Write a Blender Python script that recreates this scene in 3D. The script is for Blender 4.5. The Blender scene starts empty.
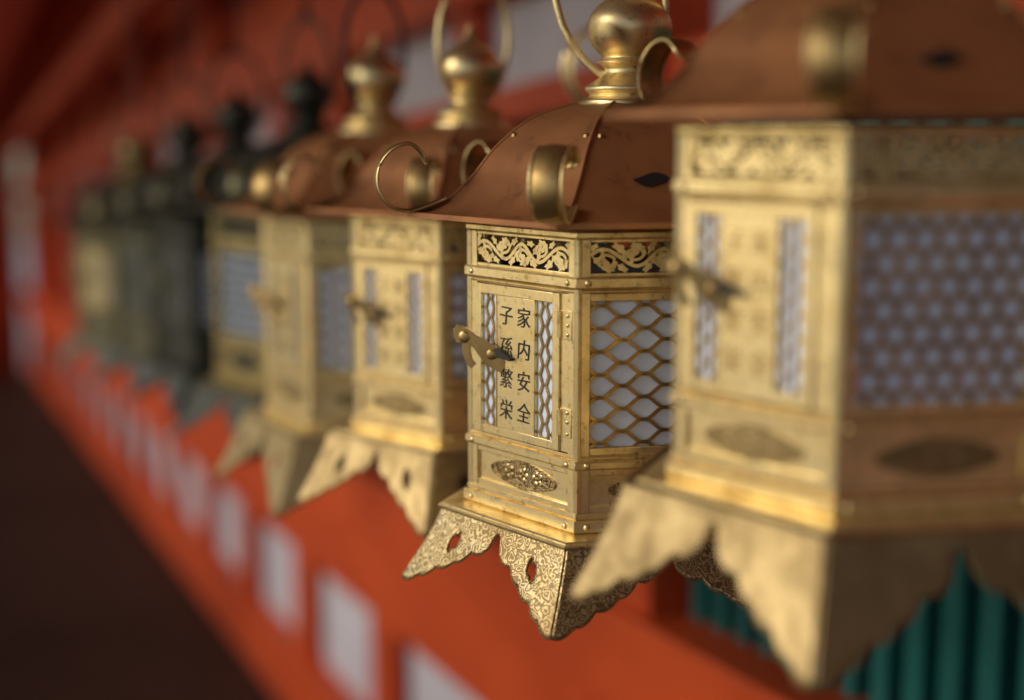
import bpy, math, random
from mathutils import Matrix, Vector
random.seed(4)
scene=bpy.context.scene
D=bpy.data
rad=math.radians

# ------------------------------------------------------------------ materials
def newmat(name):
    m=D.materials.new(name); m.use_nodes=True
    nt=m.node_tree; b=nt.nodes["Principled BSDF"]
    return m,nt,b
def N(nt,t,**kw):
    n=nt.nodes.new(t)
    for k,v in kw.items():
        if k in n.inputs: n.inputs[k].default_value=v
        else: setattr(n,k,v)
    return n
def ramp(nt,fac,stops):
    r=nt.nodes.new("ShaderNodeValToRGB")
    el=r.color_ramp.elements
    while len(el)<len(stops): el.new(0.5)
    for e,(p,c) in zip(el,stops):
        e.position=p; e.color=(c[0],c[1],c[2],1)
    nt.links.new(fac,r.inputs[0]); return r
def metal(name,c1,c2,metallic=0.90,r0=0.28,r1=0.5,scale=35,bump=0.15,engrave=False,dark=(0.16,0.09,0.03)):
    m,nt,b=newmat(name)
    tc=N(nt,"ShaderNodeTexCoord")
    n1=N(nt,"ShaderNodeTexNoise",Scale=scale,Detail=3.0,Roughness=0.62)
    nt.links.new(tc.outputs["Object"],n1.inputs["Vector"])
    cr=ramp(nt,n1.outputs["Fac"],[(0.32,c2),(0.62,c1)])
    col=cr.outputs[0]
    mr=N(nt,"ShaderNodeMapRange"); mr.inputs["To Min"].default_value=r1; mr.inputs["To Max"].default_value=r0
    mr.inputs["From Min"].default_value=0.3; mr.inputs["From Max"].default_value=0.7
    nt.links.new(n1.outputs["Fac"],mr.inputs["Value"]); nt.links.new(mr.outputs[0],b.inputs["Roughness"])
    n3=N(nt,"ShaderNodeTexNoise",Scale=scale*4.1,Detail=4.0,Roughness=0.72)
    nt.links.new(tc.outputs["Object"],n3.inputs["Vector"])
    r3=ramp(nt,n3.outputs["Fac"],[(0.30,(1,1,1)),(0.44,(0,0,0))])
    mx=N(nt,"ShaderNodeMixRGB"); mx.inputs[2].default_value=(*dark,1)
    ms=N(nt,"ShaderNodeMath",operation='MULTIPLY'); ms.inputs[1].default_value=0.6
    nt.links.new(r3.outputs[0],ms.inputs[0]); nt.links.new(ms.outputs[0],mx.inputs[0]); nt.links.new(col,mx.inputs[1])
    col=mx.outputs[0]
    height=n3.outputs["Fac"]; bs=bump; bd=0.0008
    if engrave:
        nd=N(nt,"ShaderNodeTexNoise",Scale=110.0,Detail=1.0)
        nt.links.new(tc.outputs["Object"],nd.inputs["Vector"])
        sub=N(nt,"ShaderNodeVectorMath",operation='SCALE'); sub.inputs["Scale"].default_value=0.010
        nt.links.new(nd.outputs["Color"],sub.inputs[0])
        ad=N(nt,"ShaderNodeVectorMath",operation='ADD')
        nt.links.new(tc.outputs["Object"],ad.inputs[0]); nt.links.new(sub.outputs[0],ad.inputs[1])
        wv=N(nt,"ShaderNodeTexVoronoi",Scale=150.0)
        nt.links.new(ad.outputs[0],wv.inputs["Vector"])
        si=N(nt,"ShaderNodeMath",operation='SINE'); mu=N(nt,"ShaderNodeMath",operation='MULTIPLY'); mu.inputs[1].default_value=20.0
        nt.links.new(wv.outputs["Distance"],mu.inputs[0]); nt.links.new(mu.outputs[0],si.inputs[0])
        g2=ramp(nt,si.outputs[0],[(0.0,(0.1,0.1,0.1)),(0.30,(1,1,1))])
        mx2=N(nt,"ShaderNodeMixRGB"); mx2.inputs[1].default_value=(c2[0]*0.40,c2[1]*0.36,c2[2]*0.32,1)
        nt.links.new(g2.outputs[0],mx2.inputs[0]); nt.links.new(col,mx2.inputs[2]); col=mx2.outputs[0]
        height=g2.outputs[0]; bs=0.35; bd=0.0006
    nt.links.new(col,b.inputs["Base Color"])
    bp=N(nt,"ShaderNodeBump"); bp.inputs["Strength"].default_value=bs; bp.inputs["Distance"].default_value=bd
    nt.links.new(height,bp.inputs["Height"]); nt.links.new(bp.outputs[0],b.inputs["Normal"])
    b.inputs["Metallic"].default_value=metallic
    return m
def paint(name,c1,c2,rough=0.5,scale=3.0,bump=0.2,stretch=(1,1,1),metallic=0.0,dist=0.004,spec=0.5):
    m,nt,b=newmat(name)
    tc=N(nt,"ShaderNodeTexCoord"); mp=N(nt,"ShaderNodeMapping"); mp.inputs["Scale"].default_value=stretch
    nt.links.new(tc.outputs["Object"],mp.inputs[0])
    n1=N(nt,"ShaderNodeTexNoise",Scale=scale,Detail=5.0,Roughness=0.65)
    nt.links.new(mp.outputs[0],n1.inputs["Vector"])
    cr=ramp(nt,n1.outputs["Fac"],[(0.3,c2),(0.65,c1)])
    nt.links.new(cr.outputs[0],b.inputs["Base Color"])
    b.inputs["Roughness"].default_value=rough; b.inputs["Metallic"].default_value=metallic
    b.inputs["Specular IOR Level"].default_value=spec
    bp=N(nt,"ShaderNodeBump"); bp.inputs["Strength"].default_value=bump; bp.inputs["Distance"].default_value=dist
    nt.links.new(n1.outputs["Fac"],bp.inputs["Height"]); nt.links.new(bp.outputs[0],b.inputs["Normal"])
    return m

BRASS=metal("brass",(0.95,0.77,0.39),(0.74,0.55,0.23),r0=0.32,r1=0.50)
BRASS_E=metal("engraved_brass",(0.70,0.53,0.26),(0.52,0.37,0.16),engrave=True)
BRASS_S=metal("weathered_brass",(0.44,0.32,0.145),(0.27,0.185,0.08),metallic=0.95,scale=26,r0=0.42,r1=0.62)
BRASS_L=metal("lattice_brass",(0.56,0.37,0.14),(0.36,0.23,0.085),r0=0.35,r1=0.5)
COPPER=metal("roof_copper",(0.50,0.215,0.080),(0.32,0.130,0.048),metallic=0.5,r0=0.40,r1=0.54,scale=11,bump=0.08,dark=(0.15,0.065,0.028))
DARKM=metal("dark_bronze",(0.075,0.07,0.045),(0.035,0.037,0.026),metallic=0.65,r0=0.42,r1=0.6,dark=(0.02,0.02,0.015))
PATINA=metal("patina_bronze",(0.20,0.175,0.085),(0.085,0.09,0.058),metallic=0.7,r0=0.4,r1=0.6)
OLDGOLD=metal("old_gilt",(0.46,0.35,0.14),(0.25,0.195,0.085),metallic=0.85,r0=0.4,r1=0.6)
INK=paint("black_inlay",(0.03,0.022,0.015),(0.02,0.015,0.01),rough=0.6,scale=40)
VOID=paint("painted_hole_shade",(0.02,0.010,0.008),(0.010,0.007,0.006),rough=0.9,scale=20)  # black colour stands in for the shade inside the roof openings
PAPER=paint("paper_lining",(0.84,0.91,1.0),(0.77,0.85,0.97),rough=0.8,scale=30)
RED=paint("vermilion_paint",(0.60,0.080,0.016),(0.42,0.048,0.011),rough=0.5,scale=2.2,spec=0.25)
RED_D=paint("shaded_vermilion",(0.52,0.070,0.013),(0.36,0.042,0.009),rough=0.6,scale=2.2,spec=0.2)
PLASTER=paint("white_plaster",(0.60,0.55,0.56),(0.44,0.40,0.41),rough=0.85,scale=4)
TEAL=paint("green_lattice_paint",(0.010,0.135,0.115),(0.007,0.075,0.068),rough=0.5,scale=5,spec=0.3)
WOOD=paint("dark_floor_wood",(0.055,0.023,0.011),(0.025,0.011,0.006),rough=0.7,scale=3,stretch=(6,1,1),spec=0.12)
GRAVEL=paint("gravel",(0.50,0.46,0.40),(0.34,0.31,0.26),rough=0.95,scale=9,bump=0.6,dist=0.02)
ROPE=paint("dark_cord",(0.035,0.02,0.02),(0.02,0.012,0.012),rough=0.7,scale=60)

# ------------------------------------------------------------------ mesh builder
class B:
    def __init__(s): s.v=[]; s.f=[]
    def add(s,vs,fs,M=None):
        o=len(s.v)
        for p in vs:
            p=Vector(p)
            s.v.append(tuple(M@p) if M is not None else tuple(p))
        for f in fs: s.f.append([i+o for i in f])
    def box(s,x0,x1,y0,y1,z0,z1,M=None):
        vs=[(x0,y0,z0),(x1,y0,z0),(x1,y1,z0),(x0,y1,z0),(x0,y0,z1),(x1,y0,z1),(x1,y1,z1),(x0,y1,z1)]
        s.add(vs,[(3,2,1,0),(4,5,6,7),(0,1,5,4),(1,2,6,5),(2,3,7,6),(3,0,4,7)],M)
    def ribbon(s,pts,w,z0,z1,M=None):
        n=len(pts); L=[];R=[]
        for i,p in enumerate(pts):
            a=pts[max(i-1,0)]; b=pts[min(i+1,n-1)]
            dx,dy=b[0]-a[0],b[1]-a[1]; l=math.hypot(dx,dy) or 1
            ww=(w(i/(n-1)) if callable(w) else w)/2
            nx,ny=-dy/l*ww,dx/l*ww
            L.append((p[0]+nx,p[1]+ny)); R.append((p[0]-nx,p[1]-ny))
        vs=[];fs=[]
        for i in range(n):
            vs+= [(L[i][0],L[i][1],z0),(R[i][0],R[i][1],z0),(R[i][0],R[i][1],z1),(L[i][0],L[i][1],z1)]
        for i in range(n-1):
            a=4*i;b=a+4
            fs+=[(a+3,a+2,b+2,b+3),(a,a+3,b+3,b),(a+2,a+1,b+1,b+2),(a+1,a,b,b+1)]
        fs+=[(0,1,2,3),(4*n-1,4*n-2,4*n-3,4*n-4)]
        s.add(vs,fs,M)
    def poly(s,pts,z0,z1,M=None):
        n=len(pts); vs=[(p[0],p[1],z0) for p in pts]+[(p[0],p[1],z1) for p in pts]
        fs=[tuple(range(n,2*n))]+[(i,(i+1)%n,n+(i+1)%n,n+i) for i in range(n)]
        s.add(vs,fs,M)
    def dome(s,cx,cy,z,r,h,M=None,n=10,rings=3,ry=None):
        ry=ry or r
        vs=[];fs=[]
        for k in range(rings):
            a=k/rings*math.pi/2
            for i in range(n):
                t=2*math.pi*i/n
                vs.append((cx+r*math.cos(a)*math.cos(t),cy+ry*math.cos(a)*math.sin(t),z+h*math.sin(a)))
        vs.append((cx,cy,z+h))
        for k in range(rings-1):
            for i in range(n):
                j=(i+1)%n; fs.append((k*n+i,k*n+j,(k+1)*n+j,(k+1)*n+i))
        for i in range(n): fs.append(((rings-1)*n+i,(rings-1)*n+(i+1)%n,rings*n))
        s.add(vs,fs,M)
    def lathe(s,prof,n,off=0.0,M=None,sub=1,cap=True):
        vs=[];fs=[]
        ring=[]
        for k in range(n):
            a0=off+2*math.pi*k/n; a1=off+2*math.pi*(k+1)/n
            for q in range(sub):
                f=q/sub
                ring.append((math.sin(a0)*(1-f)+math.sin(a1)*f, -math.cos(a0)*(1-f)-math.cos(a1)*f))
        m=len(ring)
        for (r,z) in prof:
            for c in ring: vs.append((c[0]*r,c[1]*r,z))
        for k in range(len(prof)-1):
            for i in range(m):
                j=(i+1)%m; fs.append((k*m+i,k*m+j,(k+1)*m+j,(k+1)*m+i))
        if cap:
            fs.append(tuple(reversed(range(m)))); fs.append(tuple(range((len(prof)-1)*m,len(prof)*m)))
        s.add(vs,fs,M)
    def tube(s,pts,r,n=8,M=None,closed=False):
        P=[Vector(p) for p in pts]; m=len(P); vs=[];fs=[]
        for i,p in enumerate(P):
            a=P[(i-1)%m] if closed else P[max(i-1,0)]
            b=P[(i+1)%m] if closed else P[min(i+1,m-1)]
            t=(b-a).normalized()
            up=Vector((0.13,0.31,0.94)) if abs(t.z)<0.9 else Vector((0.9,0.1,0.2))
            x=t.cross(up).normalized(); y=t.cross(x)
            rr=r(i/(m-1)) if callable(r) else r
            for k in range(n):
                q=2*math.pi*k/n; c=p+x*rr*math.cos(q)+y*rr*math.sin(q); vs.append(tuple(c))
        for i in range(m if closed else m-1):
            for k in range(n):
                j=(i+1)%m; l=(k+1)%n
                fs.append((i*n+k,i*n+l,j*n+l,j*n+k))
        if not closed:
            fs.append(tuple(reversed(range(n)))); fs.append(tuple(range((m-1)*n,m*n)))
        s.add(vs,fs,M)
    def mesh(s,name,mat,smooth=35):
        me=D.meshes.new(name); me.from_pydata(s.v,[],s.f); me.validate()
        import bmesh
        bm=bmesh.new(); bm.from_mesh(me); bmesh.ops.recalc_face_normals(bm,faces=bm.faces); bm.to_mesh(me); bm.free()
        me.materials.append(mat)
        if smooth:
            for p in me.polygons: p.use_smooth=True
            me.set_sharp_from_angle(angle=rad(smooth))
        return me

# ------------------------------------------------------------------ lantern template
R=0.127; AP=R*math.cos(math.pi/6); S=R
H=0.223
ZT,ZB=-0.2275,-0.286
def faceM(k,ap=AP,z=0.0):
    a=k*math.pi/3
    n=Vector((math.sin(a),-math.cos(a),0)); x=Vector((math.cos(a),math.sin(a),0)); y=Vector((0,0,1))
    M=Matrix.Identity(4)
    for i in range(3):
        M[i][0]=x[i]; M[i][1]=y[i]; M[i][2]=n[i]; M[i][3]=n[i]*ap
    M[2][3]=z
    return M
HEX=math.pi/6
def smoothpts(pts,sub=6):
    out=[]
    n=len(pts)
    for i in range(n-1):
        p0=Vector(pts[max(i-1,0)]);p1=Vector(pts[i]);p2=Vector(pts[i+1]);p3=Vector(pts[min(i+2,n-1)])
        for k in range(sub):
            t=k/sub
            out.append(tuple(0.5*((2*p1)+(-p0+p2)*t+(2*p0-5*p1+4*p2-p3)*t*t+(-p0+3*p1-3*p2+p3)*t**3)))
    out.append(tuple(pts[-1])); return out

def build_template(kind):
    parts={}
    b=B()
    def hexring(ro,ri,z0,z1,bev=0.0015):
        b.lathe([(ri,z0),(ro-bev,z0),(ro,z0+bev),(ro,z1-bev),(ro-bev,z1),(ri,z1)],6,HEX,cap=False)
    hexring(R+0.003,R-0.012,-0.006,0.0)
    hexring(R+0.0045,R-0.012,-0.042,-0.033)
    hexring(R+0.002,R-0.012,-0.0455,-0.042)
    hexring(R+0.0045,R-0.012,-0.176,-0.169)
    hexring(R+0.002,R-0.012,-0.169,-0.1655)
    hexring(R+0.003,R-0.012,-0.214,-0.209)
    hexring(R+0.006,R-0.012,-0.2235,-0.214)
    b.lathe([(0.02,-0.2275),(0.150,-0.2275),(0.152,-0.226),(0.150,-0.2245),(R,-0.2235),(0.02,-0.2235)],6,HEX,cap=False)
    for k in range(6):
        M=faceM(k)
        for sx in (-1,1):
            xa,xb=sorted((sx*(S/2-0.0005),sx*(S/2-0.0095)))
            b.box(xa,xb,-0.209,-0.006,-0.003,0.0006,M)
        b.box(-S/2+0.009,S/2-0.009,-0.209,-0.176,-0.004,-0.0022,M)
        b.box(-S/2+0.0095,S/2-0.0095,-0.181,-0.176,-0.003,0.0,M)
        b.box(-S/2+0.0095,S/2-0.0095,-0.209,-0.204,-0.003,0.0,M)
        b.box(-S/2+0.0095,S/2-0.0095,-0.0085,-0.006,-0.003,0.0,M)
        b.box(-S/2+0.0095,S/2-0.0095,-0.033,-0.0305,-0.003,0.0,M)
        if k!=0:
            b.box(-S/2+0.0095,S/2-0.0095,-0.051,-0.0455,-0.003,-0.0004,M)
            b.box(-S/2+0.0095,S/2-0.0095,-0.1655,-0.160,-0.003,-0.0004,M)
        a=math.pi/3*k+HEX
        c=(math.sin(a)*(R-0.001),-math.cos(a)*(R-0.001))
        b.tube([(c[0],c[1],-0.209),(c[0],c[1],-0.006)],0.0032,8)
    parts["body_frame"]=(b.mesh("body_frame",BRASS),0.0005)
    # ---- rivets
    b=B()
    for k in range(6):
        M=faceM(k)
        for sx in (-1,1):
            for y in (-0.0375,-0.1725,-0.2187):
                b.dome(sx*(S/2-0.007),y,0.0035 if y>-0.2 else 0.005,0.0027,0.002,M)
    for y in (-0.062,-0.069,-0.076,-0.134,-0.141,-0.150):
        b.dome(0.0545,y,0.001,0.0020,0.0016,faceM(0))
    parts["rivets"]=(b.mesh("rivets",BRASS),0)
    # ---- frieze
    b=B()
    for k in range(6):
        M=faceM(k)
        x0,x1=-S/2+0.0095,S/2-0.0095; yc=-0.0195; am=0.0062
        W=x1-x0; per=W/2.5
        pts=[]
        for i in range(61):
            x=x0+W*i/60; pts.append((x,yc+am*math.sin(2*math.pi*(x-x0)/per+0.3*math.sin(x*90))))
        b.ribbon(pts,0.0026,-0.002,-0.0002,M)
        for j in range(5):
            sg=-1 if j%2==0 else 1
            cx=x0+per*(0.25+0.5*j)
            cy=yc+sg*0.0035
            sp=[]
            for i in range(20):
                t=i/19*math.pi*1.8; rr=0.0075*(1-0.62*i/19)
                sp.append((cx+rr*math.cos(t*-sg+math.pi*0.1),cy+rr*0.85*math.sin(t*-sg+math.pi*0.1)))
            b.ribbon(sp,lambda t:0.0024-0.001*t,-0.0018,-0.0003,M)
            for (ax,ay,an,ln) in ((cx,cy,0.6*sg,0.010),(cx+0.006,cy+0.002*sg,2.2*sg,0.009),(cx-0.006,cy-0.001*sg,3.9*sg,0.009),(cx+0.002,yc+sg*0.008,0.0,0.009),(cx+0.010,yc-sg*0.007,0.5*sg,0.009),(cx-0.009,yc-sg*0.0075,2.4*sg,0.008),(cx-0.002,cy-0.006*sg,1.3*sg,0.007)):
                an+=random.uniform(-.4,.4); ln*=random.uniform(.85,1.2)
                ca,sa=math.cos(an),math.sin(an); lp=[]
                for i in range(20):
                    t=2*math.pi*i/20
                    rr=1+0.26*math.cos(5*t)
                    lx=math.cos(t)*ln/2*rr; ly=math.sin(t)*ln*0.26*rr
                    px,py=ax+lx*ca-ly*sa, ay+lx*sa+ly*ca
                    py=max(min(py,-0.0075),-0.0315); px=max(min(px,x1+0.001),x0-0.001)
                    lp.append((px,py))
                b.poly(lp,-0.0019,-0.0004+random.uniform(-.0003,.0003),M)
    parts["openwork_frieze"]=(b.mesh("openwork_frieze",BRASS,30),0)
    # ---- lattices
    b=B()
    def waves(M,x0,x1,y0,y1,cell,rowh,wd,z0,z1,ph=0,clip=1.12):
        rows=int(round((y1-y0)/rowh)); rowh=(y1-y0)/rows
        am=rowh/2
        for r in range(rows+1):
            yc=y0+rowh*r; pts=[]
            n=int((x1-x0)/cell*14)
            for i in range(n+1):
                x=x0+(x1-x0)*i/n
                s_=math.sin(2*math.pi*(x-x0)/cell+ph+math.pi*r)
                s_=max(-1,min(1,s_*clip))
                y=yc+am*s_
                y=max(y0,min(y1,y))
                pts.append((x,y))
            b.ribbon(pts,wd,z0,z1,M)
    def holes(M,x0,x1,y0,y1,sp,hr,z0,z1):
        c=sp/math.sqrt(3)
        cols=int((x1-x0)/sp)+1; rows=int((y1-y0)/(sp*0.866))+1
        n=18
        for r in range(rows+1):
            for q in range(cols+1):
                cx=x0+sp*(q+(0.5 if r%2 else 0)); cy=y0+sp*0.866*r
                if cx>x1+sp*0.3 or cy>y1+sp*.3: continue
                vs=[];fs=[]
                for i in range(n):
                    t=2*math.pi*i/n
                    tm=((t) % (math.pi/3))-math.pi/6
                    ro=c*math.cos(math.pi/6)/math.cos(tm)
                    tt=t-math.pi/6
                    ox,oy=cx+ro*math.cos(tt),cy+ro*math.sin(tt)
                    ix,iy=cx+hr*math.cos(tt),cy+hr*math.sin(tt)
                    ox=min(max(ox,x0-0.004),x1+0.004); oy=min(max(oy,y0-0.003),y1+0.003)
                    ix=min(max(ix,x0-0.004),x1+0.004); iy=min(max(iy,y0-0.003),y1+0.003)
                    vs+=[(ox,oy,z1),(ix,iy,z1),(ix,iy,z0)]
                for i in range(n):
                    j=(i+1)%n
                    fs+=[(3*i,3*j,3*j+1,3*i+1),(3*i+1,3*j+1,3*j+2,3*i+2)]
                b.add(vs,fs,M)
    for k in range(1,6):
        M=faceM(k)
        if kind=="wave": waves(M,-S/2+0.009,S/2-0.009,-0.161,-0.050,0.0335,0.0085,0.0025,-0.003,-0.0012,clip=1.12)
        else: holes(M,-S/2+0.010,S/2-0.010,-0.160,-0.051,0.0158,0.0063,-0.0022,-0.0012)
    parts["lattice_screens"]=(b.mesh("lattice_screens",BRASS_L,30),0)
    b=B(); M=faceM(0)
    for (x0,x1) in ((-0.047,-0.029),(0.018,0.038)):
        waves(M,x0,x1,-0.158,-0.054,0.0140,0.0072,0.0017,-0.0003,0.0008,ph=0.7,clip=1.5)
    parts["door_lattice"]=(b.mesh("door_lattice",BRASS_L,30),0)
    b=B()
    for (x0,x1) in ((-0.0472,-0.0288),(0.0178,0.0382)):
        b.box(x0,x1,-0.1582,-0.0538,-0.0019,-0.0009,M)
    parts["door_paper"]=(b.mesh("door_paper",PAPER,0),0)
    # ---- door
    b=B()
    ya,yb=-0.1645,-0.0465
    b.box(-0.0535,-0.047,ya,yb,-0.0024,0.0022,M); b.box(0.038,0.0455,ya,yb,-0.0024,0.0022,M)
    b.box(-0.047,0.038,ya,-0.158,-0.0022,0.0020,M); b.box(-0.047,0.038,-0.054,yb,-0.0022,0.0020,M)
    b.box(-0.029,0.018,-0.158,-0.054,-0.0022,0.0016,M)
    b.box(-0.029,-0.0275,-0.158,-0.054,0.0012,0.0024,M); b.box(0.0165,0.018,-0.158,-0.054,0.0012,0.0024,M)
    b.box(0.0455,0.0545,ya,yb,-0.003,0.0002,M)
    for y in (-0.069,-0.142):
        b.box(0.0465,0.0585,y-0.011,y+0.011,-0.0005,0.0014,M)
        b.tube([tuple(M@Vector((0.0462,y-0.010,0.0022))),tuple(M@Vector((0.0462,y+0.010,0.0022)))],0.0019,8)
    parts["door_panel"]=(b.mesh("door_panel",BRASS),0.0004)
    # ---- latch
    b=B()
    yl=-0.098
    b.dome(-0.030,yl-0.001,0.0016,0.0072,0.003,M,n=16)
    b.tube([tuple(M@Vector(p)) for p in ((-0.030,yl,0.002),(-0.030,yl,0.009))],0.0034,10)
    MT=M@Matrix.Translation((-0.029,yl,0.008))@Matrix.Rotation(rad(34),4,'Y')
    pr=smoothpts([(0.013,-0.011,0),(0.006,-0.007,0),(-0.001,-0.001,0),(-0.009,0.006,0),(-0.017,0.011,0),(-0.025,0.013,0),(-0.029,0.013,0)],6)
    b.ribbon([(p[0],p[1]) for p in pr],lambda t:(0.0080+0.0065*abs(math.sin(t*math.pi*1.5+0.4)))*(1 if t<0.9 else 0.6),-0.0012,0.0012,MT)
    pr=smoothpts([(-0.016,0.010,0),(-0.019,0.002,0),(-0.017,-0.007,0),(-0.013,-0.012,0)],6)
    b.ribbon([(p[0],p[1]) for p in pr],lambda t:0.0070-0.002*t,-0.0018,0.0006,MT)
    b.dome(-0.020,0.011,0.001,0.0050,0.0015,MT,n=14); b.dome(0.002,-0.002,0.001,0.0045,0.0015,MT,n=12)
    parts["door_latch"]=(b.mesh("door_latch",BRASS_L),0.0003)
    b=B()
    MT2=M@Matrix.Translation((-0.018,yl-0.001,0.0022))
    b.ribbon([(-0.012,-0.002),(-0.004,0.001),(0.004,-0.001),(0.012,-0.003)],lambda t:0.008*(1-t)+0.002,0,0.0045,MT2)
    parts["latch_tongue"]=(b.mesh("latch_tongue",INK),0.0003)
    # ---- medallions
    b=B()
    for k in range(6):
        Mk=faceM(k); yc=-0.1925
        n=40
        ring=[(0.037*math.cos(2*math.pi*i/n)*(1+0.04*math.cos(8*math.pi*i/n)),yc+0.0100*math.sin(2*math.pi*i/n)*(1+0.04*math.cos(8*math.pi*i/n))) for i in range(n+1)]
        b.ribbon(ring,0.0012,-0.0022,-0.0009,Mk)
        b.poly(ring[:-1],-0.0024,-0.0017,Mk)
        for cx in (-0.017,0,0.017):
            for q in range(5):
                a=2*math.pi*q/5+cx*30
                b.dome(cx+0.0042*math.cos(a),yc+0.0042*math.sin(a),-0.0018,0.0029,0.0008,Mk,n=8,rings=2)
            b.dome(cx,yc,-0.0017,0.0015,0.0014,Mk,n=8,rings=2)
        for sg in (-1,1):
            sp=[(sg*(0.024+0.010*t/12),yc+0.003*math.sin(t*0.7)) for t in range(13)]
            b.ribbon(sp,0.0014,-0.0019,-0.0011,Mk)
    parts["medallions"]=(b.mesh("medallions",BRASS_E),0)
    # ---- linings
    b=B(); b.lathe([(R-0.0048,-0.168),(R-0.0048,-0.043)],6,HEX,cap=False)
    parts["paper_lining"]=(b.mesh("paper_lining",PAPER,0),0)
    b=B(); b.lathe([(R-0.008,-0.0445),(R-0.008,-0.0425)],6,HEX); 
    parts["bounce_plate"]=(b.mesh("bounce_plate",PAPER,0),0)  # added plate, its pale top brightens the view through the frieze
    # ---- skirt with legs
    b=B()
    key=[(0,0.12),(0.09,0.34),(0.30,0.44),(0.47,0.62),(0.66,0.74),(0.82,0.90),(1.0,1.0)]
    def bb(u):
        u=abs(u)
        for (a,c),(d,e) in zip(key,key[1:]):
            if u<=d:
                t=(u-a)/(d-a); return c+(e-c)*t+(0.055*math.sin(math.pi*t) if a>0 else -0.06*math.sin(math.pi*t))
        return 1.0
    NU,NV=96,16
    hl=[(0.60,0.42,0.0033),(0.535,0.365,0.0026)] if kind=="wave" else []
    for k in range(6):
        vs=[];fs=[]
        for i in range(NU+1):
            u=-1+2*i/NU; bt=bb(u)
            for j in range(NV+1):
                v=bt*j/NV
                Rr=0.149+(0.183-0.149)*(v**1.25)
                vs.append((u,v,u*Rr/2,Rr))
        pos=[];inside=[]
        for (u,v,x,Rr) in vs:
            ins=False
            for sx in (-1,1):
                for (hu,hv,hr) in hl:
                    hx=sx*hu*0.165/2; hy=ZT+(ZB-ZT)*hv; yy=ZT+(ZB-ZT)*v
                    d=math.hypot(x-hx,yy-hy)
                    if d<hr: ins=True
                    elif d<hr+0.0012:
                        x=hx+(x-hx)*hr/d; v=(hy+(yy-hy)*hr/d-ZT)/(ZB-ZT)
            Rr=0.149+(0.183-0.149)*(max(v,0)**1.25)
            Mk=faceM(k,Rr*math.cos(math.pi/6),0)
            pos.append(tuple(Mk@Vector((x,ZT+(ZB-ZT)*v,0)))); inside.append(ins)
        for i in range(NU):
            for j in range(NV):
                a=i*(NV+1)+j; q=(a,a+1,a+NV+2,a+NV+1)
                if any(inside[z] for z in q): continue
                fs.append(q)
        b.add(pos,fs)
    parts["flared_legs"]=(b.mesh("flared_legs",BRASS_E,25),-0.0016)
    b=B()
    b.lathe([(0.146,-0.2295),(0.1535,-0.2295),(0.1545,-0.2275),(0.153,-0.2262),(0.146,-0.2262)],6,HEX,cap=False)
    parts["ledge_rim"]=(b.mesh("ledge_rim",BRASS,40),0)
    b=B()
    for k in range(6):
        pts=[]
        for i in range(0,97):
            u=-1+2*i/96; v=bb(u); Rr=0.149+(0.183-0.149)*(v**1.25)
            Mk=faceM(k,Rr*math.cos(math.pi/6)+0.0006,0)
            pts.append(tuple(Mk@Vector((u*Rr/2,ZT+(ZB-ZT)*v,0))))
        b.tube(pts,0.0009,5)
    parts["leg_piping"]=(b.mesh("leg_piping",BRASS_S,40),0)
    # ---- roof
    prof=smoothpts([(0.174,0.008,0),(0.160,0.010,0),(0.142,0.019,0),(0.124,0.036,0),(0.106,0.058,0),(0.078,0.080,0),(0.046,0.091,0),(0.026,0.094,0)],5)
    prof=[(p[0],p[1]) for p in prof]
    b=B()
    b.lathe([(0.05,0.0035),(0.168,0.0045),(0.1745,0.0055)]+prof,6,HEX,sub=6)
    parts["roof"]=(b.mesh("roof",COPPER,22),0)
    b=B()
    for k in range(6):
        a=k*math.pi/3+HEX
        pts=[(math.sin(a)*(r+0.0002),-math.cos(a)*(r+0.0002),z+0.0004) for r,z in prof]
        b.tube(pts,0.0011,6)
    b.lathe([(0.1725,0.0040),(0.1765,0.0045),(0.1765,0.0085),(0.1725,0.0090)],6,HEX,cap=False)
    parts["roof_ridges"]=(b.mesh("roof_ridges",COPPER,30),0)
    b=B()
    for k in range(6):
        a=k*math.pi/3+HEX
        r,z=prof[22]
        for sg in (-1,1):
            aa=a+sg*0.06
            f=math.cos(math.pi/6)/math.cos(math.pi/6-abs(sg*0.06))
            Mx=Matrix.Translation((math.sin(aa)*r*f,-math.cos(aa)*r*f,z))
            b.lathe([(0.0026,-0.001),(0.0022,0.0013),(0.0008,0.0024)],8,0,Mx)
    parts["roof_rivets"]=(b.mesh("roof_rivets",BRASS_L,30),0)
    # smoke holes: flat shapes, inner shade painted black
    b=B()
    for k in range(6):
        i=15; r,z=prof[i]; r2,z2=prof[i+1]; r1,z1=prof[i-1]
        c30=math.cos(math.pi/6)
        sl=Vector((0,(z2-z1),(r2-r1)*c30)).normalized()
        nn=Vector((0,-sl.z,sl.y))
        if nn.z<0: nn=-nn
        Mk=faceM(k,r*c30,z)
        lp=[]
        for q in range(28):
            t=2*math.pi*q/28
            xx=0.0145*math.cos(t)-0.009; yy=0.0056*math.sin(t)*(1-abs(math.cos(t))**2.2*0.75)+0.0014*math.sin(math.cos(t)*3)
            lp.append(Vector((xx,0,0))+sl*yy+nn*0.0012)
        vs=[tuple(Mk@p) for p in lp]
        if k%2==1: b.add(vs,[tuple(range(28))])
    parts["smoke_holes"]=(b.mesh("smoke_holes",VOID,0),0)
    # ---- corner scrolls
    b=B(); br=B()
    path=smoothpts([(0.146,0.0185,0),(0.160,0.0125,0),(0.176,0.0085,0),(0.190,0.013,0),(0.199,0.027,0),(0.198,0.043,0),(0.188,0.056,0),(0.174,0.060,0),(0.164,0.053,0),(0.161,0.045,0)],6)
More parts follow.
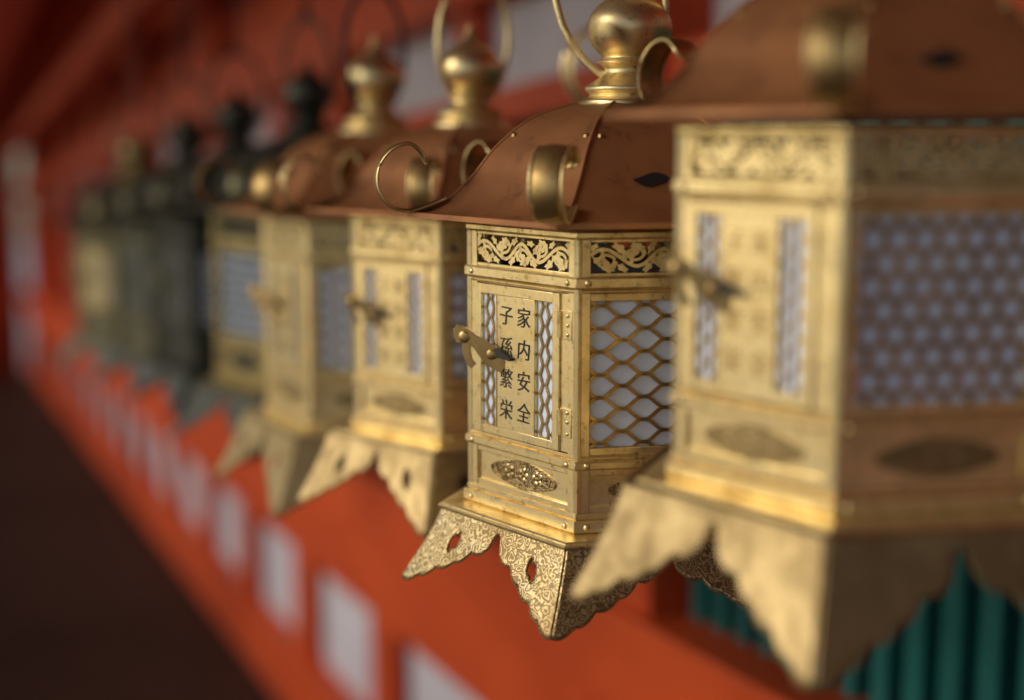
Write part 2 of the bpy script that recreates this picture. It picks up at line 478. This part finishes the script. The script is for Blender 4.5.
    for k in range(6):
        a=k*math.pi/3+HEX
        er=Vector((math.sin(a),-math.cos(a),0)); et=Vector((math.cos(a),math.sin(a),0)); ez=Vector((0,0,1))
        vs=[];fs=[]; n=len(path); mcs=7; eL=[];eR=[]
        for i,p in enumerate(path):
            t=i/(n-1)
            w=0.010+0.013*min(1,t*3)
            if t>0.9: w*=max(0.3,math.sqrt(max(0,1-((t-0.9)/0.1)**2)))
            q0=path[max(i-1,0)];q1=path[min(i+1,n-1)]
            tx,tz=q1[0]-q0[0],q1[1]-q0[1]; l=math.hypot(tx,tz); nx,nz=tz/l,-tx/l
            for c in range(mcs):
                s_=-1+2*c/(mcs-1)
                cv=0.0018*(1-s_*s_)
                P=er*(p[0]+nx*cv)+ez*(p[1]+nz*cv+0.0008)+et*(s_*w/2)
                vs.append(tuple(P))
                if c==0: eL.append(tuple(P))
                if c==mcs-1: eR.append(tuple(P))
        for i in range(n-1):
            for c in range(mcs-1):
                z=i*mcs+c; fs.append((z,z+1,z+mcs+1,z+mcs))
        b.add(vs,fs)
        br.tube(eL+list(reversed(eR)),0.0012,6)
    parts["corner_scrolls"]=(b.mesh("corner_scrolls",BRASS_L,40),-0.0012)
    parts["scroll_piping"]=(br.mesh("scroll_piping",BRASS,60),0)
    # ---- finial
    b=B()
    fp=smoothpts([(0.040,0.0905,0),(0.039,0.095,0),(0.031,0.098,0),(0.034,0.1015,0),(0.034,0.105,0),(0.028,0.109,0),(0.021,0.114,0),(0.0195,0.119,0),(0.0225,0.122,0),(0.025,0.1235,0),(0.023,0.126,0),(0.020,0.128,0),(0.026,0.133,0),(0.0315,0.141,0),(0.0335,0.150,0),(0.031,0.160,0),(0.023,0.169,0),(0.013,0.176,0),(0.006,0.184,0),(0.0012,0.196,0)],4)
    b.lathe([(p[0],p[1]) for p in fp],40,0)
    parts["finial"]=(b.mesh("finial",BRASS,50),0)
    return parts

def text_mesh(mat):
    cols=[(-0.0165,"子孫繁栄"),(0.0045,"家内安全")]
    vs=[];fs=[]
    for x,s in cols:
        for i,ch in enumerate(s):
            cu=D.curves.new("glyph",'FONT'); cu.body=ch; cu.size=0.0165; cu.extrude=0.0002; cu.align_x='CENTER'; cu.align_y='CENTER'
            cu.shear=0.06; cu.resolution_u=4
            ob=D.objects.new("glyph",cu); scene.collection.objects.link(ob)
            bpy.context.view_layer.update(); dg=bpy.context.evaluated_depsgraph_get()
            me=D.meshes.new_from_object(ob.evaluated_get(dg))
            M=faceM(0)@Matrix.Translation((x,-0.070-0.0245*i,0.0019))@Matrix.Rotation(rad(random.uniform(-3,3)),4,'Z')
            o=len(vs)
            for v in me.vertices: vs.append(tuple(M@v.co))
            for p in me.polygons: fs.append([q+o for q in p.vertices])
            D.objects.remove(ob); D.curves.remove(cu); D.meshes.remove(me)
    me=D.meshes.new("inscription"); me.from_pydata(vs,[],fs); me.materials.append(mat); return me

T={"wave":build_template("wave"),"hole":build_template("hole")}
INS=text_mesh(INK)
CAM=Vector((0,0,1.7))
def link(o,parent=None):
    scene.collection.objects.link(o)
    if parent: o.parent=parent
    return o
def lantern(loc,p,scale,kind,swap=None,ring=(0,0),legs=(1,1),topz=2.9,cord=ROPE,text=True):
    e=D.objects.new("hanging_lantern",None); e.empty_display_size=0.05; link(e)
    e.location=CAM+Vector(loc); e.rotation_euler=(0,0,rad(-(p+30))); e.scale=(scale,)*3
    swap=swap or {}
    def put(name,me,bev=0):
        if swap:
            me=me.copy()
            for i,m in enumerate(me.materials):
                if m.name in swap: me.materials[i]=swap[m.name]
            if name in swap: me.materials[0]=swap[name]
        o=D.objects.new(name,me); link(o,e)
        if bev>0:
            md=o.modifiers.new("bevel",'BEVEL'); md.width=bev; md.segments=2; md.limit_method='ANGLE'; md.angle_limit=rad(50)
        elif bev<0:
            md=o.modifiers.new("sheet",'SOLIDIFY'); md.thickness=-bev
        if name in ("flared_legs","leg_piping"):
            o.scale=(legs[0],legs[0],legs[1]); o.location.z=(1-legs[1])*ZT
        return o
    for name,(me,bev) in T[kind].items(): put(name,me,bev)
    if text: put("inscription",INS)
    b=B(); rt,ry=ring
    Mr=Matrix.Rotation(rad(rt),4,'Z')@Matrix.Translation((0,0,0.112))@Matrix.Rotation(rad(ry),4,'Y')
    pts=[]
    for i in range(56):
        a=2*math.pi*i/56
        pts.append(tuple(Mr@Vector((0.043*math.sin(a),0,0.068-0.068*math.cos(a)))))
    b.tube(pts,0.0032,10,closed=True)
    put("bail_ring",b.mesh("bail_ring",BRASS,60))
    top=Mr@Vector((0,0,0.136))
    b=B()
    zt=(topz-(e.location.z))/scale
    b.tube([(top.x,top.y,top.z-0.004),(top.x*0.6,top.y*0.6,top.z+0.05),(0,0,zt)],0.0022,6)
    b.tube([(top.x,top.y,top.z+0.006),(top.x*0.6+0.006,top.y*0.6,top.z+0.04),(0.014,0,zt)],0.0022,6)
    hook=[]
    for i in range(16):
        a=i/15*math.pi*1.7
        hook.append((top.x+0.009*math.cos(a),top.y,top.z+0.003+0.011*math.sin(a)))
    b.tube(hook,0.0022,6)
    put("hanging_cord",b.mesh("hanging_cord",cord,60))
    return e
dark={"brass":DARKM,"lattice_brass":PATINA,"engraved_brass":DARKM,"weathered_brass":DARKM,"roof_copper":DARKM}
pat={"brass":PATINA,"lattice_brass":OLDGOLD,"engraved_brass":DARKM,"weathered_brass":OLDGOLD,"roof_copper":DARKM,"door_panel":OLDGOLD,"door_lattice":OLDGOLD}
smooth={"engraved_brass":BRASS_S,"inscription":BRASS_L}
lantern((0.212,0.846,0.000),20,0.92,"hole",ring=(60,0),swap=smooth,legs=(1.07,1.28))
lantern((0.092,1.140,-0.0755),20.5,1.0,"wave",ring=(35,-14))
lantern((-0.044,1.52,-0.0924),12,1.0,"wave",ring=(75,4),swap={"engraved_brass":BRASS_S,"inscription":BRASS_S},legs=(1.05,1.25))
lantern((-0.175,1.85,-0.114),30,1.15,"wave",ring=(105,0),swap=smooth|{"scroll_piping":BRASS_S,"bail_ring":ROPE},legs=(1.05,1.3))
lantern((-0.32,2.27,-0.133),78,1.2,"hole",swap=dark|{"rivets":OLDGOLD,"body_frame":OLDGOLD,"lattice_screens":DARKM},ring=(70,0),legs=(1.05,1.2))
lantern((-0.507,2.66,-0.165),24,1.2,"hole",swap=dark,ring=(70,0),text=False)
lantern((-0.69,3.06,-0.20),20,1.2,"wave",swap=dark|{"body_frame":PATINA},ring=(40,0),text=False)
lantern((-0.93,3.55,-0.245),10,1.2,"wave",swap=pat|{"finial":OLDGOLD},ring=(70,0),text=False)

# ------------------------------------------------------------------ corridor (sloping cloister)
AL=math.atan2(582,1421.7)
U=Vector((-math.sin(AL),math.cos(AL),-0.074)); NW=Vector((math.cos(AL),math.sin(AL),0)); ZZ=Vector((0,0,1))
def cp(t,w,h): return CAM+U*t+NW*w+ZZ*h
def empty(name):
    e=D.objects.new(name,None); e.empty_display_size=0.2; return link(e)
def cbox(name,parent,mat,t0,t1,w0,w1,h0,h1,bev=0.006):
    b=B()
    vs=[cp(t,w,h) for h in (h0,h1) for (t,w) in ((t0,w0),(t1,w0),(t1,w1),(t0,w1))]
    b.add(vs,[(3,2,1,0),(4,5,6,7),(0,1,5,4),(1,2,6,5),(2,3,7,6),(3,0,4,7)])
    o=D.objects.new(name,b.mesh(name,mat,0)); link(o,parent)
    if bev: 
        md=o.modifiers.new("bevel",'BEVEL'); md.width=bev; md.segments=2
    return o
wall=empty("shrine_wall")
W=1.10; T0,T1=-4.5,19.0; FL=-1.70; CE=1.30
HB,HT=-0.655,0.20
cbox("sill_beam",wall,RED,T0,T1,W-0.03,W+0.12,FL,-1.46)
cbox("panel_backing",wall,PLASTER,T0,T1,W+0.05,W+0.09,-1.459,-1.0,0)
cbox("dado_rail",wall,RED,T0,T1,W-0.02,W+0.12,-1.08,-0.83)
cbox("window_sill",wall,RED,T0,T1,W-0.07,W+0.14,-0.829,HB)
cbox("window_head",wall,RED,T0,T1,W-0.03,W+0.12,HT,0.27)
cbox("frieze_plaster",wall,PLASTER,T0,T1,W+0.05,W+0.09,0.27,0.46,0)
cbox("upper_beam",wall,RED,T0,T1,W-0.04,W+0.12,0.46,0.66)
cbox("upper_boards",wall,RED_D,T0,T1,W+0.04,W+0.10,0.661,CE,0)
k=-6
while 0.40+0.93*k<T1-0.6:
    tc=0.40+0.93*(k+0.5)
    if tc>T0+.2: cbox("dado_stile",wall,RED,tc-0.11,tc+0.11,W+0.0,W+0.11,-1.46,-1.079)
    k+=1
tm=2.05-1.86*3
while tm<T1-0.6:
    cbox("post",wall,RED,tm-0.07,tm+0.07,W-0.05,W+0.11,HB-0.001,CE)
    cbox("strut",wall,RED,tm+0.86,tm+0.98,W-0.0,W+0.10,0.271,0.459)
    t0,t1=tm+0.07,tm+1.79
    if tm<6.5:
        cbox("window_backing",wall,TEAL,t0,t1,W+0.085,W+0.10,HB,HT,0)
        tt=t0+0.03
        while tt<t1-0.02:
            cbox("window_slat",wall,TEAL,tt,tt+0.036,W+0.02,W+0.06,HB,HT,0)
            tt+=0.068
    else:
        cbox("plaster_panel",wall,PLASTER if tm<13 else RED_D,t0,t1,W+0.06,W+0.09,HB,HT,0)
        cbox("mullion",wall,RED,tm+0.80,tm+1.06,W+0.0,W+0.10,HB+0.001,HT-0.001)
    tm+=1.86
endw=empty("gate_wall")
cbox("boards",endw,RED_D,T1-0.5,T1-0.35,-2.6,W-0.1,FL,CE,0)
for w in (-2.2,-1.1,0.0,0.8): cbox("gate_post",endw,RED,T1-0.62,T1-0.51,w,w+0.2,FL,CE)
cbox("corridor_floor",None,WOOD,T0,T1,-1.45,W-0.03,FL-0.12,FL,0.004)
fen=empty("shade_fence")  # unseen fence, added to keep low sky light off the lower wall
cbox("shade_fence_boards",fen,RED_D,T0,T1,-1.50,-1.46,FL-0.1,-0.95,0.004)
cbox("shade_fence_rail",fen,RED,T0,T1,-1.53,-1.43,-0.949,-0.87)
ceil=empty("corridor_ceiling")
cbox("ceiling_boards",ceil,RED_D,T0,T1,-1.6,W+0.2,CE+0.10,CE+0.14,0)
tt=T0+0.1
while tt<T1:
    cbox("rafter",ceil,RED,tt,tt+0.07,-1.6,W+0.03,CE,CE+0.10,0)
    tt+=0.28
cbox("hanging_beam",ceil,RED,T0,T1,0.36,0.56,CE-0.14,CE-0.001)
cbox("tie_beam",ceil,RED,T0,T1,0.78,0.88,0.86,1.0)
col=empty("colonnade")
tt=-4.0
while tt<T1:
    b=B()
    b.lathe([(0.09,0),(0.09,CE-FL)],24,0,Matrix.Translation(cp(tt,-1.35,FL)))
    o=D.objects.new("column",b.mesh("column",RED,40)); link(o,col)
    tt+=3.4
b=B(); 
vs=[cp(t,w,FL-0.125) for (t,w) in ((-300,-300),(600,-300),(600,300),(-300,300))]
b.add(vs,[(0,1,2,3)])
link(D.objects.new("ground",b.mesh("ground",GRAVEL,0)))

# ------------------------------------------------------------------ camera
cam=D.cameras.new("camera"); co=D.objects.new("camera",cam); link(co)
co.location=CAM; co.rotation_euler=(rad(90-9.0),0,0)
cam.sensor_width=36; cam.lens=50; cam.clip_start=0.02; cam.clip_end=2000
cam.dof.use_dof=True; cam.dof.focus_distance=1.07; cam.dof.aperture_fstop=1.65
scene.camera=co
# ------------------------------------------------------------------ light
el=rad(29); sd=Vector((-0.97,-0.24,0)).normalized()
sdir=Vector((sd.x*math.cos(el),sd.y*math.cos(el),math.sin(el)))
w=D.worlds.new("World"); scene.world=w; w.use_nodes=True
nt=w.node_tree; bg=nt.nodes["Background"]
sk=nt.nodes.new("ShaderNodeTexSky"); sk.sky_type='NISHITA'; sk.sun_disc=False
sk.sun_elevation=el; sk.sun_rotation=math.atan2(sd.x,sd.y)
nt.links.new(sk.outputs[0],bg.inputs[0]); bg.inputs[1].default_value=0.145
sl=D.lights.new("sun",'SUN'); sl.energy=1.35; sl.angle=rad(24); sl.color=(1,0.95,0.84)
so=D.objects.new("sun",sl); link(so); so.rotation_euler=sdir.to_track_quat('Z','Y').to_euler()
scene.view_settings.view_transform='Standard'; scene.view_settings.look='None'; scene.view_settings.exposure=0
